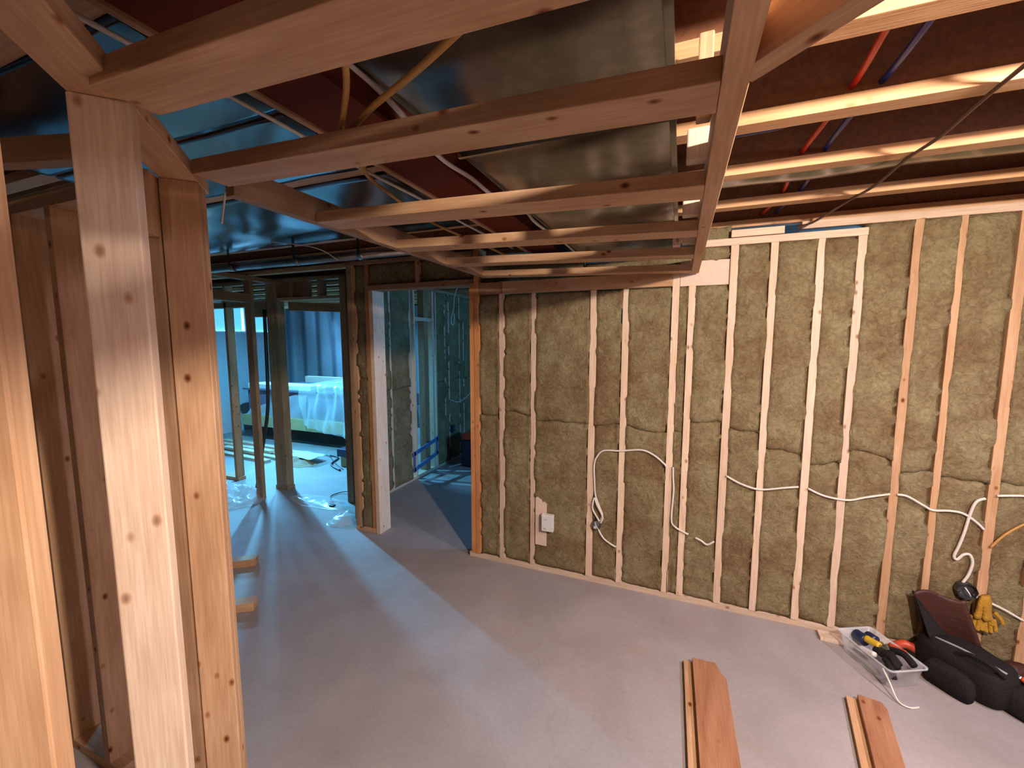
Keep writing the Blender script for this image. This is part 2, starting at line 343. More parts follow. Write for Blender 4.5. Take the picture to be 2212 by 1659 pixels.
# steel beam, duct, pans, pipes -------------------------------------------------
t = thing('steel_beam', 'dark red painted steel I-beam running away overhead left of the large duct', 'beam', (-.86, 1.6, 2.24))
for nm, a in (('bottom_flange', (-.955, -.765, 2.24, 2.252)), ('web', (-.865, -.855, 2.252, 2.50)), ('top_flange', (-.955, -.765, 2.50, 2.512))):
    box(nm, a[0], a[1], -2.9, 6.2, a[2], a[3], STEEL, t, 0)
n1 = box('nailing_strip', -.975, -.957, -2.9, 2.66, 2.232, 2.262, SPF, None); tag(n1, 'narrow pale wood strip along the left edge of the red steel beam', 'wood strip')
t = thing('air_duct', 'large flat galvanised sheet-metal duct running above the dropped frame', 'duct', (-.31, .9, 2.17))
ys = [-1.6, -.35, .52, 1.09, 1.60, 2.08, 2.69, 3.5]
for a, b in zip(ys, ys[1:]):
    def f(u, v, a=a, b=b):
        x = -.595 + .555 * u; y = a + (b - a) * v
        sag = .012 * math.sin(PI * v) ** .6 * (1 - (2 * u - 1) ** 4) + .0035 * noise.noise(V((x * 6, y * 5, 3)))
        return V((x, y, 2.178 - sag))
    g = gridobj('bottom_panel', 26, 26, f, GALV, t)
box('side_panel', -.041, -.039, -1.6, 3.5, 2.172, 2.285, GALV, t, 0)
box('side_panel', -.597, -.595, -1.6, 3.5, 2.172, 2.285, GALV, t, 0)
box('top_panel', -.597, -.039, -1.6, 3.5, 2.283, 2.285, GALV, t, 0)
for y in ys[1:-1]: box('seam_flange', -.60, -.036, y - .006, y + .006, 2.160, 2.182, GALV, t, 0)
box('edge_cleat', -.045, -.030, -1.6, 3.5, 2.164, 2.186, GALV, t, 0)
def pan(x0, x1, y0, y1, label):
    def f(u, v):
        x = x0 + (x1 - x0) * u; y = y0 + (y1 - y0) * v
        return V((x, y, 2.288 - .006 * math.sin(PI * v) - .006 * noise.noise(V((x * 4, y * 4, 9)))))
    o = gridobj('sheet_metal_pan', 50, 20, f, PANM, None, True, .0012); return tag(o, label, 'sheet metal', 'sheet-metal pans under the left joists')
pan(-2.3, -1.04, .53, .905, 'sheet-metal joist pan reflecting blue light nearest the camera, left of the red beam')
pan(-2.3, -1.04, .915, 1.30, 'sheet-metal joist pan just beyond the seam, above the second rung')
pan(-3.9, -1.04, 1.36, 2.12, 'wide sheet-metal joist pan with bright blue reflection, beyond the dark joist')
def f(u, v): 
    x = .05 + 2.4 * u; y = 1.955 + .20 * v
    return V((x, y, 2.325 - .012 * math.sin(PI * v) + .008 * noise.noise(V((x * 3, y * 3, 2)))))
tag(gridobj('metal_flashing', 60, 8, f, GALV, None, True, .0012), 'long crinkled strip of sheet metal tucked between two joists on the right', 'sheet metal')
t = thing('round_pipe', 'shiny round metal pipe crossing under the far left ceiling', 'pipe', (-2.4, 2.30, 2.2))
tube('pipe_body', [(-3.9, 2.17, 2.195), (-1.35, 2.17, 2.195)], .030, GALV, t, 20, sub=0)
for x in (-3.1, -2.45, -1.9): tube('pipe_collar', [(x - .02, 2.17, 2.195), (x + .02, 2.17, 2.195)], .034, GALV, t, 20, sub=0); box('pipe_strap', x - .01, x + .01, 2.132, 2.136, 2.195, 2.292, GALV, t, 0)
for x, y0, y1, mt, lb in ((.405, .6, 2.78, PEXR, 'red plastic water pipe passing through the joists'), (.475, .6, 2.78, PEXB, 'dark blue plastic water pipe beside the red one through the joists')):
    P = [(x + .012 * math.sin(y * 7 + x * 9), y, 2.35 + .007 * math.sin(y * 5)) for y in [y0 + (y1 - y0) * k / 10 for k in range(11)]]
    tag(tube('water_pipe', P, .0085, mt, None, 12), lb, 'pipe', 'water pipes through the joists')
tag(tube('water_pipe', [(.09, 1.585, 2.31), (.18, 1.59, 2.312), (.28, 1.60, 2.322), (.36, 1.62, 2.36)], .009, PEXB, None, 12), 'short blue pipe lying along the far side of the second joist', 'pipe', 'water pipes through the joists')
tag(tube('overhead_wire', [(.75, 1.0, 2.286), (.722, 1.3, 2.288), (.716, 1.55, 2.284), (.716, 1.75, 2.275), (.714, 1.95, 2.287), (.708, 2.2, 2.278), (.69, 2.4, 2.287), (.60, 2.62, 2.25), (.555, 2.71, 2.262)], .0055, WIREB, None, 8), 'thin brown wire stapled across the undersides of the right joists', 'wire')

# ------------------------------------------------------------- dropped frame (soffit)
def zs(x): return 2.085 - .045 * (x + 1.3) / 1.36
sof = thing('dropped_ceiling_frame', 'ladder-like dropped lumber frame hanging under the large duct', 'lumber frame', (-.6, 1.7, 2.06))
beam('side_rail', (-1.281, .90, zs(-1.3) + .0445), (-1.281, 2.70, zs(-1.3) + .0445), .038, .089, DARKW, sof)
beam('side_rail', (.062, .36, zs(.07) + .0445), (.062, 2.70, zs(.07) + .0445), .040, .089, SPF, sof)
# diagonal rail that widens the frame towards the right
beam('diagonal_rail', (.072, .752, 2.0715), (1.10, -.276, 2.0715), .038, .063, SPF, sof)
beam('strapping', (.072, .748, 2.130), (1.10, -.280, 2.130), .034, .016, SPF, sof)
beam('diagonal_rail', (.080, .740, 2.222), (1.10, -.28, 2.222), .034, .136, DARKW, sof)
for (y0, y1, xa, xb, mt) in ((.425, .528, -.93, .042, SPF), (.745, .842, -1.20, .042, SPF), (1.205, 1.320, -1.262, .042, SPF), (1.670, 1.775, -1.262, .042, SPF), (2.125, 2.225, -1.262, .042, SPF), (2.60, 2.688, -1.262, .042, SPF)):
    ym = (y0 + y1) / 2
    beam('rung', (xa, ym, zs(xa) + .019), (xb, ym, zs(xb) + .019), y1 - y0, .038, mt, sof)
# short hanging blocks beside the right rail
blk = [(.62, -.06, -.025, 2.13, 2.29), (1.165, -.005, .046, 2.092, 2.168), (1.63, -.012, .044, 2.085, 2.165), (2.085, -.052, -.018, 2.078, 2.135), (2.09, -.012, .044, 2.085, 2.135)]
for y, xa, xb, za, zb in blk: box('hanger_block', xa, xb, y, y + .038, za, zb, SPFW, sof, .004)  # pale wood stands in for the lamp light on these blocks
box('hanger_block', .012, .041, 1.02, 1.05, 2.12, 2.29, SPF, sof, .003)

# ------------------------------------------------------------- stud walls
H = .038
def wood_pick(): return random.choice((SPF, SPF, SPFW))
def studwall_axis(name_label, cat, loc): return thing('stud_wall', name_label, cat, loc)

# near diagonal wall (45 degrees) on the left
s = 2 ** -.5
def dp(t, c, z): return V((-s * t + s * c, s * t + s * c, z))    # t along the wall, c across it
dw = thing('stud_wall', 'diagonal pale stud wall close to the camera on the left, without insulation', 'wall frame', dp(1, -.37, 0))
def dbox(name, t0, t1, c0, c1, z0, z1, mat, up=True):
    c = (dp(t0, c0, z0) + dp(t1, c1, z1)) / 2
    if up:
        R = Matrix((V((0, 0, 1)), V((-s, s, 0)), V((-s, -s, 0)))).transposed(); sz = (z1 - z0, t1 - t0, c1 - c0)
    else:
        R = Matrix((V((-s, s, 0)), V((-s, -s, 0)), V((0, 0, 1)))).transposed(); sz = (t1 - t0, c1 - c0, z1 - z0)
    return link(name, mesh(boxbm(*sz, .003), name), mat, dw, c, R)
c1, c0 = -.325, -.414
dbox('top_plate', -1.6, 1.556, c0, c1, 2.085, 2.123, SPF, False)
dbox('bottom_plate', -1.6, 1.52, c0, c1, 0, .038, SPF, False)
for t0, mt in ((-1.2, SPF), (-.8, SPF), (-.38, SPF), (.22, SPF), (.624, SPF), (1.020, SPFW), (1.440, SPF), (1.479, SPF)):
    dbox('stud', t0, t0 + H, c0, c1, .038, 2.085, mt)
dbox('stud', 1.430, 1.468, -.506, -.4155, .0, 2.085, DARKW)  # darker wood carries the shade from the stud in front
dbox('blocking', 1.386, 1.428, -.508, -.4155, 1.925, 2.085, SPF)

# wall behind it, along X at Y .76
fw = thing('stud_wall', 'shadowed stud wall seen between the near diagonal studs at the left edge', 'wall frame', (-2.6, .8, 0))
box('bottom_plate', -4.2, -1.90, .76, .849, 0, .038, SPF, fw); box('top_plate', -4.2, -1.60, .76, .849, 2.095, 2.14, SPF, fw)
for x in (-4.2, -3.6, -3.2, -2.80, -2.40, -2.355, -2.26, -2.0): box('stud', x, x + H, .76, .849, .038, 2.095, SPF if x != -2.355 else DARKW, fw)
tag(beam('ceiling_brace', (-2.4, .30, 2.11), (-1.22, .62, 2.10), .04, .06, DARKW), 'weathered brace board crossing the dark ceiling at the left edge', 'lumber')

# --- the big insulated wall
YA = 2.72; DEP = .12
wa = thing('stud_wall', 'long wall frame of pale studs filled with insulation, facing the camera on the right', 'wall frame', (.2, 2.78, 0))
box('bottom_plate', -1.445, 3.5, YA, YA + DEP, 0, .038, SPFW, wa)
# jamb of the doorway, reddish
box('jamb_stud', -1.425, -1.387, YA - .005, YA + DEP, .038, 2.06, SPFR, wa); box('jamb_stud', -1.386, -1.348, YA - .008, YA + DEP, .038, 2.30, SPFR, wa)
studs = [(-1.192, .038, 2.06, SPFW), (-.953, .032, 1.972, SPFW), (-.549, .042, 1.972, SPFW), (-.345, .040, 1.972, SPFW), (-.058, .040, 2.075, SPFW), (.033, .038, 1.972, SPFW),
         (.245, .040, 2.187, SPFW), (.441, .036, 2.187, SPFW), (.655, .038, 2.187, SPFW), (.828, .038, 2.187, SPFW), (1.050, .038, 2.245, SPF), (1.219, .030, 2.245, SPF), (1.432, .040, 2.245, SPF), (1.60, .038, 2.245, SPF), (2.0, .038, 2.245, SPF), (2.4, .038, 2.245, SPF), (2.8, .038, 2.245, SPF), (3.2, .038, 2.245, SPF)]
for x, wd, top, mt in studs: box('stud', x, x + wd, YA - .004, YA + .085, .038, top, mt, wa)
box('ledger_board', -1.155, -.06, YA - .030, YA - .002, 1.972, 2.055, SPF, wa)
box('ledger_board', -1.345, -1.158, YA - .012, YA + .02, 1.975, 2.055, DARKW, wa)
box('header_board', -.30, -.02, YA - .0015, YA + .03, 1.972, 2.05, SPFW, wa)
box('header_board', -.016, .243, YA + .008, YA + .05, 1.972, 2.115, PLYW, wa)
box('top_plate', .09, .868, YA - .006, YA + .085, 2.187, 2.226, SPFW, wa)
box('top_plate', .243, .500, YA - .004, YA + .085, 2.230, 2.270, SPFW, wa)
box('top_plate', .578, 3.5, YA - .004, YA + .085, 2.245, 2.284, SPFW, wa)
# doorway header and the short insulated piece left of it
wb = thing('stud_wall', 'short insulated wall end with white jamb stud left of the doorway', 'wall frame', (-2.45, 2.8, 0))
box('bottom_plate', -2.585, -2.362, 2.755, 2.89, 0, .038, SPF, wb)
box('stud', -2.585, -2.545, 2.755, 2.89, .038, 2.30, DARKW, wb); box('stud', -2.543, -2.505, 2.757, 2.89, .038, 2.30, SPF, wb)
box('stud', -2.402, -2.364, 2.757, 2.89, .038, 2.30, SPFR, wb); box('jamb_stud', -2.362, -2.322, 2.752, 2.892, 0, 2.052, SPFW, wb)
box('door_header', -2.362, -1.388, 2.735, 2.85, 2.052, 2.092, DARKW, wb); box('cripple_stud', -1.90, -1.868, 2.74, 2.83, 2.092, 2.262, SPF, wb)
box('top_plate', -2.585, -1.388, 2.74, 2.86, 2.262, 2.292, DARKW, wb)

# insulation batts
def batt(x0, x1, z0, z1, label, y=YA + .011, axis='x', seed=0, bulge=.010, lip=0, group='insulation batts'):
    nu = max(6, int((x1 - x0) / .022)); nv = max(6, int((z1 - z0) / .022)); sd = seed * 7.3
    def f(u, v):
        x = x0 + (x1 - x0) * u; z = z0 + (z1 - z0) * v
        e = min(u, 1 - u) * (x1 - x0); ez = min(v, 1 - v) * (z1 - z0)
        d = -bulge * (1 - math.exp(-e / .03)) + .012 * math.exp(-ez / .008) + .004 * math.exp(-e / .008)
        d = d * (.75 + .5 * noise.noise(V((x * 5, z * 5, sd + 20))))
        d -= .010 * noise.noise(V((x * 9, z * 9, sd))) + .005 * noise.noise(V((x * 30, z * 30, sd + 3)))
        if lip and z < .16: d -= lip * (1 - z / .16) * (.6 + .8 * noise.noise(V((x * 8, 0, sd + 9))))
        w_ = .030 * noise.noise(V((x * 5, 7, 4))) + .010 * noise.noise(V((x * 19, 3, 4)))
        zz = z + w_ * ((1 - v) ** 3 if z0 > .5 else v ** 3 if z1 < 1.5 else 0)
        if u in (0, 1):
            g = max(0, noise.noise(V((sd, z * 4.5, 2 + u)))) + .5 * max(0, noise.noise(V((sd, z * 17, 8 + u))))
            if g > .12: x += (.009 if u else -.009) * (g - .12) * 1.4; d = -.0185
        if axis == 'x': return V((x, y + d, zz))
        return V((y - d, x, zz))      # on a wall facing +X: x runs along Y
    bm = bmesh.new(); G = [[bm.verts.new(f(i / nu, j / nv)) for j in range(nv + 1)] for i in range(nu + 1)]
    back = .07
    off = V((0, back, 0)) if axis == 'x' else V((-back, 0, 0))
    for i in range(nu):
        for j in range(nv): bm.faces.new((G[i][j], G[i + 1][j], G[i + 1][j + 1], G[i][j + 1]))
    for f_ in [f_ for f_ in bm.faces]: f_.smooth = True
    r = bmesh.ops.extrude_edge_only(bm, edges=[e for e in bm.edges if e.is_boundary])
    vs = [g for g in r['geom'] if isinstance(g, bmesh.types.BMVert)]
    for v in vs:
        if axis == 'x': v.co.y = y + back
        else: v.co.x = y - back
    bmesh.ops.recalc_face_normals(bm, faces=bm.faces[:])
    o = link('insulation_batt', mesh(bm, 'batt'), WOOL)
    for f_ in o.data.polygons: f_.use_smooth = True
    return tag(o, label, 'insulation', group)
edges = [-1.348, -1.192, -.953, -.549, -.345, -.058, .033, .245, .441, .655, .828, 1.050, 1.219, 1.432, 1.60, 1.78]
wid = {round(a[0], 3): a[1] for a in studs}
desc = ['beside the reddish door jamb', 'between the first and second stud from the doorway', 'behind the small white box on the plywood scrap', 'above and around the metal outlet box', 'below the end of the dropped frame',
        'in the very narrow gap between two close studs', 'under the peach-coloured header board', 'right of the peach header board, where the long cable starts', 'between the second and third studs right of the header board', 'ending at the step in the double top plate', 'just right of the step in the top plate', 'above the plastic tote of tools', 'above the dark tool bag', 'at the extreme right edge of view', 'out of view past the right edge']
splits = [1.12, 1.13, 1.10, 1.10, 1.08, 1.09, 1.17, 1.12, 1.02, .98, 1.04, .98, .95, .96, 1.0]
for k in range(len(edges) - 1):
    a = edges[k] + (wid.get(round(edges[k], 3), 0) if k else 0); b = edges[k + 1]
    top = 1.972 if b <= .25 else (2.187 if b < .87 else 2.245)
    if k == 0: top = 1.975
    sp = splits[k]
    batt(a, b, .040, sp, 'lower rock wool batt %s' % desc[k], seed=k * 3 + 1, lip=.012 if k > 1 else .0)
    batt(a, b, sp, top, 'upper rock wool batt %s' % desc[k], seed=k * 3 + 2)
batt(.10, .245, 2.118, 2.187, 'small piece of rock wool above the peach-coloured header board', seed=77)
batt(-.02, .243, 2.226, 2.30, 'dark scrap of insulation above the lower top plate beside the dropped frame', seed=78, y=YA + .03)
batt(-1.34, -.615, 2.06, 2.232, 'rock wool packed above the ledger under the steel beam', y=YA + .06, seed=85)
batt(-.60, .09, 2.062, 2.152, 'rock wool packed above the ledger below the duct', y=YA + .06, seed=86)
batt(-2.505, -2.402, .03, 1.33, 'lower rock wool batt in the narrow wall end left of the doorway', y=2.77, seed=80)
batt(-2.505, -2.402, 1.33, 2.26, 'upper rock wool batt in the narrow wall end left of the doorway', y=2.77, seed=81)
batt(-2.36, -1.90, 2.092, 2.262, 'rock wool above the doorway header, left of the cripple stud', y=2.77, seed=82)
batt(-1.868, -1.388, 2.092, 2.262, 'rock wool above the doorway header, right of the cripple stud', y=2.77, seed=83)

# --- side room wall seen through the doorway (faces +X)
XE = -2.87
we = thing('stud_wall', 'insulated stud wall of the bluish side room seen through the doorway', 'wall frame', (XE, 4.3, 0))
box('bottom_plate', XE - .089, XE, 3.32, 6.5, 0, .038, SPFW, we); box('top_plate', XE - .089, XE, 3.32, 6.5, 2.252, 2.29, DARKW, we)
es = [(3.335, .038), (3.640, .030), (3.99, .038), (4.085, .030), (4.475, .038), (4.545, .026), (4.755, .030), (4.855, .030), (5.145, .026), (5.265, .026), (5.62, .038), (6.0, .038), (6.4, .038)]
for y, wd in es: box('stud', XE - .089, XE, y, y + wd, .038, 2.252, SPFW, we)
box('post', XE - .10, XE - .012, 4.31, 4.40, .0, 2.252, DARKW, we)
box('header', XE - .07, XE - .005, 4.115, 4.475, 1.885, 1.925, SPFW, we)
box('filler_board', XE - .075, XE - .03, 3.89, 3.985, .038, 1.4, GREENC, we)
ins = [(3.373, 3.640, 'left of the first bright stud'), (3.67, 3.985, 'behind the yellowish filler board'), (4.571, 4.755, 'right of the open bay'), (4.785, 4.855, 'in the narrow strip between two bright studs'), (4.885, 5.145, 'behind the dark switch box'), (5.171, 5.265, 'in the last narrow strip before the door jamb'), (5.291, 5.62, 'beyond the last visible stud')]
for k, (a, b, d) in enumerate(ins):
    batt(a, b, .03, 1.12, 'lower blue-lit batt in the side room, %s' % d, y=XE - .005, axis='y', seed=90 + k, lip=.02, group='side room insulation batts')
    batt(a, b, 1.12, 2.252, 'upper blue-lit batt in the side room, %s' % d, y=XE - .005, axis='y', seed=110 + k, group='side room insulation batts')
lb = thing('metal_brace', 'blue ladder-like pair of rails across the open bay of the side room', 'brace', (XE, 4.27, .3))
for z0, z1 in ((.21, .40), ): pass
beam('rail', (XE + .012, 3.99, .315), (XE + .012, 4.56, .405), .012, .05, NAVY, lb); beam('rail', (XE + .012, 4.0, .125), (XE + .012, 4.54, .215), .012, .05, NAVY, lb)
beam('upright', (XE + .012, 4.03, .1), (XE + .012, 4.03, .35), .012, .03, NAVY, lb); beam('upright', (XE + .012, 4.52, .2), (XE + .012, 4.52, .42), .012, .03, NAVY, lb)
for o in lb.children: o.data.materials.clear(); o.data.materials.append(flat('blue_rail', (.10, .20, .45), .4) if 'blue_rail' not in MATS else MATS['blue_rail'])
tag(tube('white_cable', [(XE + .01, 4.86, .86), (XE + .01, 4.95, .83), (XE + .01, 5.05, .80), (XE + .01, 5.16, .80), (XE + .01, 5.3, .83), (XE + .01, 5.45, .88)], .006, CABLEW), 'white cable strung across the studs in the side room', 'cable')
tag(tube('white_cable', [(XE + .3, 4.50, 1.98), (XE + .3, 4.50, 1.90), (XE + .3, 4.47, 1.84), (XE + .3, 4.43, 1.86), (XE + .3, 4.43, 1.93), (XE + .3, 4.48, 2.02), (XE + .3, 4.52, 2.2), (XE + .3, 4.59, 2.30)], .006, CABLEW), 'small white loop of cable hanging from the side room ceiling', 'cable')
tag(box('switch_box', XE, XE + .035, 4.88, 4.95, .40, .50, NAVY), 'small dark switch box on the side room wall', 'switch box')
tag(tube('cable_scrap', [(XE + .12, 4.6, .008), (XE + .25, 4.75, .03), (XE + .3, 4.9, .008), (XE + .22, 4.9, .008), (XE + .18, 5.1, .02), (XE + .15, 5.3, .008)], .005, CABLEW), 'thin cable scrap curled on the side room floor', 'cable')
rt = thing('tool_case', 'dark case with red side partly hidden behind the door jamb in the side room', 'case', (-2.35, 4.95, 0))
box('case_body', -2.62, -2.30, 4.72, 5.1, 0, .36, NAVY, rt, .02); box('case_lid', -2.62, -2.30, 4.72, 5.1, .36, .44, RED, rt, .02)

# --- far walls of the left rooms
wc = thing('stud_wall', 'shadowed wall frame with doorway beyond the near diagonal studs, ending in a single post', 'wall frame', (-4.05, 2.6, 0))
box('post', -4.09, -4.0, 2.945, 2.985, 0, 2.25, DARKW, wc); box('top_plate', -4.09, -4.0, 1.2, 3.25, 2.250, 2.29, DARKW, wc)
box('door_header', -4.09, -4.0, 1.98, 2.945, 2.03, 2.115, DARKW, wc); box('stud', -4.09, -4.0, 1.94, 1.98, 0, 2.25, DARKW, wc); box('stud', -4.09, -4.0, 1.5, 1.54, 0, 2.25, DARKW, wc)
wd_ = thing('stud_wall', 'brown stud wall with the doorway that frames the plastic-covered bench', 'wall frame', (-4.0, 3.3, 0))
for x in (-4.155, -4.10, -4.045): box('stud', x, x + .052, 3.235, 3.324, .038, 2.262, DARKW, wd_)
box('bottom_plate', -4.165, -3.985, 3.23, 3.33, 0, .038, DARKW, wd_)
for x in (-3.10, -3.061): box('stud', x, x + .038, 3.2, 3.29, 0, 2.262, DARKW, wd_)
box('light_stop_panel', -2.72, -2.68, 2.892, 3.22, 0, 2.262, DARKW, wd_); box('light_stop_panel', -3.004, -2.70, 3.22, 3.30, 0, 2.262, DARKW, wd_)  # unseen panels added to stop the hand lamp's light leaking past
box('top_plate', -6.4, -2.98, 3.235, 3.324, 2.262, 2.292, DARKW, wd_)
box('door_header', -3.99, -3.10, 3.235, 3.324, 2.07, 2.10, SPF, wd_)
for x in (-3.80, -3.62, -3.42, ): box('cripple_stud', x, x + .038, 3.235, 3.324, 2.10, 2.262, DARKW, wd_)
box('header_panel', -3.99, -3.62, 3.28, 3.30, 2.10, 2.262, DARKW, wd_)
beam('tie_board', (-3.95, 3.35, 2.02), (-3.0, 3.62, 1.985), .04, .09, DARKW, wd_)
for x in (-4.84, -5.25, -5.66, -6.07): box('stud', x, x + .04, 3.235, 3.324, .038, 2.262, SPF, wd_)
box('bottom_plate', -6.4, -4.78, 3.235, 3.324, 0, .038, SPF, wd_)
box('door_header', -6.4, -4.165, 3.235, 3.324, 2.02, 2.08, DARKW, wd_); box('blocking', -4.45, -4.16, 3.24, 3.32, 1.91, 2.02, DARKW, wd_)

hl = thing('hand_lamp', 'unseen work lamp with added hood, hung behind the doorway framing of the far room', 'lamp', (-4.9, 3.85, 2.0))
bm = bmesh.new(); bmesh.ops.create_cone(bm, cap_ends=True, segments=24, radius1=.09, radius2=.03, depth=.07)
for f_ in [f_ for f_ in bm.faces if f_.normal.z < -.9]: bm.faces.remove(f_)
link('added_hood', mesh(bm, 'hood', True), DARK, hl, (-4.9, 3.85, 2.035))  # hood added to keep the lamp's light off the joists
tube('lamp_cord', [(-4.9, 3.85, 2.07), (-4.9, 3.84, 2.2), (-4.9, 3.81, 2.30)], .004, CABLEB, hl, 8)
# things in the far rooms -------------------------------------------------------
bn = thing('workbench', 'low wooden platform bench wrapped in clear plastic in the far blue room', 'bench', (-5.7, 5.2, 0))
box('toe_base', -6.75, -4.55, 4.86, 5.85, 0, .235, DARK, bn); box('wood_frame', -6.85, -4.62, 4.76, 5.95, .235, .415, GREENC, bn, .004)  # near-black toe base carries the shade under the platform
box('cabinet_body', -6.8, -4.72, 4.86, 5.9, .415, .83, MAUVE, bn, .004); box('bench_top', -6.85, -4.68, 4.80, 5.95, .83, .86, MAUVE, bn, .004)
box('back_ledge', -6.6, -4.4, 5.86, 5.95, .86, .98, PLYW, bn, .004)
tag(box('white_board', -6.75, -5.35, 4.83, 5.15, .862, .935, WHITE, None, .003), 'thick white panel lying on the front edge of the covered bench', 'panel')
tag(box('dark_sheet', -6.5, -5.2, 5.25, 5.75, .862, .885, TEAL, None, .003), 'dark teal sheet lying on the covered bench behind the white panel', 'panel')
def drape(x0, x1, label, seed, zbot):
    def f(u, v):
        x = x0 + (x1 - x0) * u
        L = v * 1.9; fold = .022 * math.sin(u * 17 + 7 * v + seed) + .012 * math.sin(u * 39 - 5 * v + seed * 2) + .06 * noise.noise(V((u * 4, v * 2.5, seed)))
        if L < .9: return V((x, 5.72 - L, .965 + fold * .35 + .01))
        k = (L - .9) / 1.0; zb = zbot(u)
        return V((x + fold * .4 + .05 * k, 4.80 - .035 - .10 * k + fold, .955 - (.955 - zb) * k))
    return tag(gridobj('plastic_sheet', 70, 44, f, POLY), label, 'plastic sheet', 'plastic sheets')
drape(-5.45, -4.35, 'clear plastic sheet hanging in folds over the right end of the bench', 1.0, lambda u: .36 - .16 * u)
tag(gridobj('plastic_sheet', 50, 24, lambda u, v: V((-6.75 + 1.33 * u, 4.835 - .05 * v + .010 * math.sin(u * 15 + v * 5), (.50 + .36 * u) * (1 - v) + .42 * v)), POLY), 'clear plastic sheet stretched smoothly across the front of the bench', 'plastic sheet', 'plastic sheets')
st = thing('storage_tub', 'small tan tub with dark blue lid on the floor before the covered bench', 'tub', (-4.0, 4.2, 0))
box('tub_body', -4.09, -3.76, 4.12, 4.42, 0, .14, GREENC, st, .012); box('lid', -4.12, -3.73, 4.09, 4.45, .14, .245, NAVY, st, .012)
def sheetlump(name, cx, cy, rx, ry, h, mat, label, cat, seed, nu=34, n_=26):
    def f(u, v):
        a = 2 * PI * u; r = v
        k = 1 + .25 * noise.noise(V((math.cos(a) * 2, math.sin(a) * 2, seed)))
        x, y = cx + rx * r * math.cos(a) * k, cy + ry * r * math.sin(a) * k
        z = h * (1 - r * r) * (.75 + .9 * noise.noise(V((x * 7, y * 7, seed)))) + h * .12 * noise.noise(V((x * 25, y * 25, seed)))
        return V((x, y, max(.003, z) if v < 1 else .003))
    return tag(gridobj(name, nu, n_, f, mat), label, cat)
sheetlump('crumpled_paper', -4.70, 4.02, .27, .15, .09, KRAFT, 'torn brown and white paper bag lying on the blue floor', 'paper', 3)
tag(gridobj('paper_sheet', 14, 8, lambda u, v: V((-5.0 + .52 * u, 4.02 + .26 * v + .02 * math.sin(u * 5), .085 + .02 * noise.noise(V((u * 3, v * 3, 1))))), PAPER, None, True, .002), 'white sheet of paper on top of the crumpled brown bag', 'paper')
sheetlump('plastic_sheet', -4.28, 2.80, .36, .26, .16, POLY, 'crumpled clear plastic heaped on the floor beside the single post', 'plastic sheet', 5)
sheetlump('plastic_sheet', -3.34, 3.10, .46, .13, .035, POLY, 'flattened clear plastic on the floor inside the bench doorway', 'plastic sheet', 8)
sheetlump('plastic_sheet', -2.80, 2.90, .15, .20, .08, POLY, 'scrap of clear plastic against the foot of the short wall end', 'plastic sheet', 11)
lum = [(4.45, .0), (4.28, .0), (4.12, .0), (3.95, .0), (4.36, .04), (4.18, .04), (4.05, .04)]
for k, (y, z) in enumerate(lum):
    o = beam('loose_board', (-6.9 + .1 * k, y + .04, z + .02), (-4.75 - .13 * k, y - .12 + .02 * k, z + .02), .089, .038, SPFW)
    tag(o, 'pale loose board on the far blue floor, %s' % ['farthest of the lower layer', 'second farthest of the lower layer', 'third of the lower layer', 'nearest to the doorway in the lower layer', 'upper layer, farthest', 'upper layer, middle', 'upper layer, nearest'][k], 'board', 'loose boards on the far floor')
tag(tube('black_hose', [(-4.6, 4.45, .01), (-4.4, 4.4, .012), (-4.25, 4.12, .012), (-3.95, 3.97, .012)], .012, CABLEB), 'thick black hose running across the blue floor to the tub', 'hose')
tag(tube('extension_cord', [(-4.95, 4.45, .01), (-4.6, 4.42, .015), (-4.3, 4.22, .008), (-3.95, 4.02, .008)], .005, CABLEB), 'thin black cord beside the hose on the blue floor', 'cord')
c_ = thing('power_cord', 'black power cord with plug curling out from the bench doorway stud', 'cord', (-3.3, 3.2, 0))
tube('cord', [(-3.05, 3.32, .10), (-3.2, 3.38, .05), (-3.36, 3.38, .012), (-3.38, 3.25, .01), (-3.25, 3.14, .01), (-3.16, 3.06, .012)], .005, CABLEB, c_)
box('plug', -3.17, -3.12, 3.02, 3.06, .0, .03, CABLEB, c_, .004)
tag(tube('black_pipe', [(-4.16, 3.215, 1.98), (-4.17, 3.21, 1.2), (-4.19, 3.2, .85), (-4.25, 3.17, .5), (-4.32, 3.12, .02)], .018, CABLEB), 'black pipe leaning bent against the triple stud by the bench doorway', 'pipe')
def f(u, v):
    z = .15 + 1.95 * v; x = -4.34 + .17 * u
    return V((x, 3.36 + .03 * math.sin(u * 9 + z * 3) + .02 * noise.noise(V((u * 4, z * 4, 2))), z))
tag(gridobj('plastic_sheet', 16, 60, f, POLY), 'narrow clear plastic strip hanging between the single post and the triple stud', 'plastic sheet')
for x, y, lbl in ((-2.93, 1.98, 'farther short wooden block on the floor just past the near diagonal wall'), (-2.46, 1.62, 'nearer short wooden block on the floor just past the near diagonal wall')):
    tag(beam('floor_block', (x - .12, y - .10, .03), (x + .075, y + .045, .03), .075, .055, SPF), lbl, 'board', 'floor blocks')  # two short wooden blocks lying on the floor

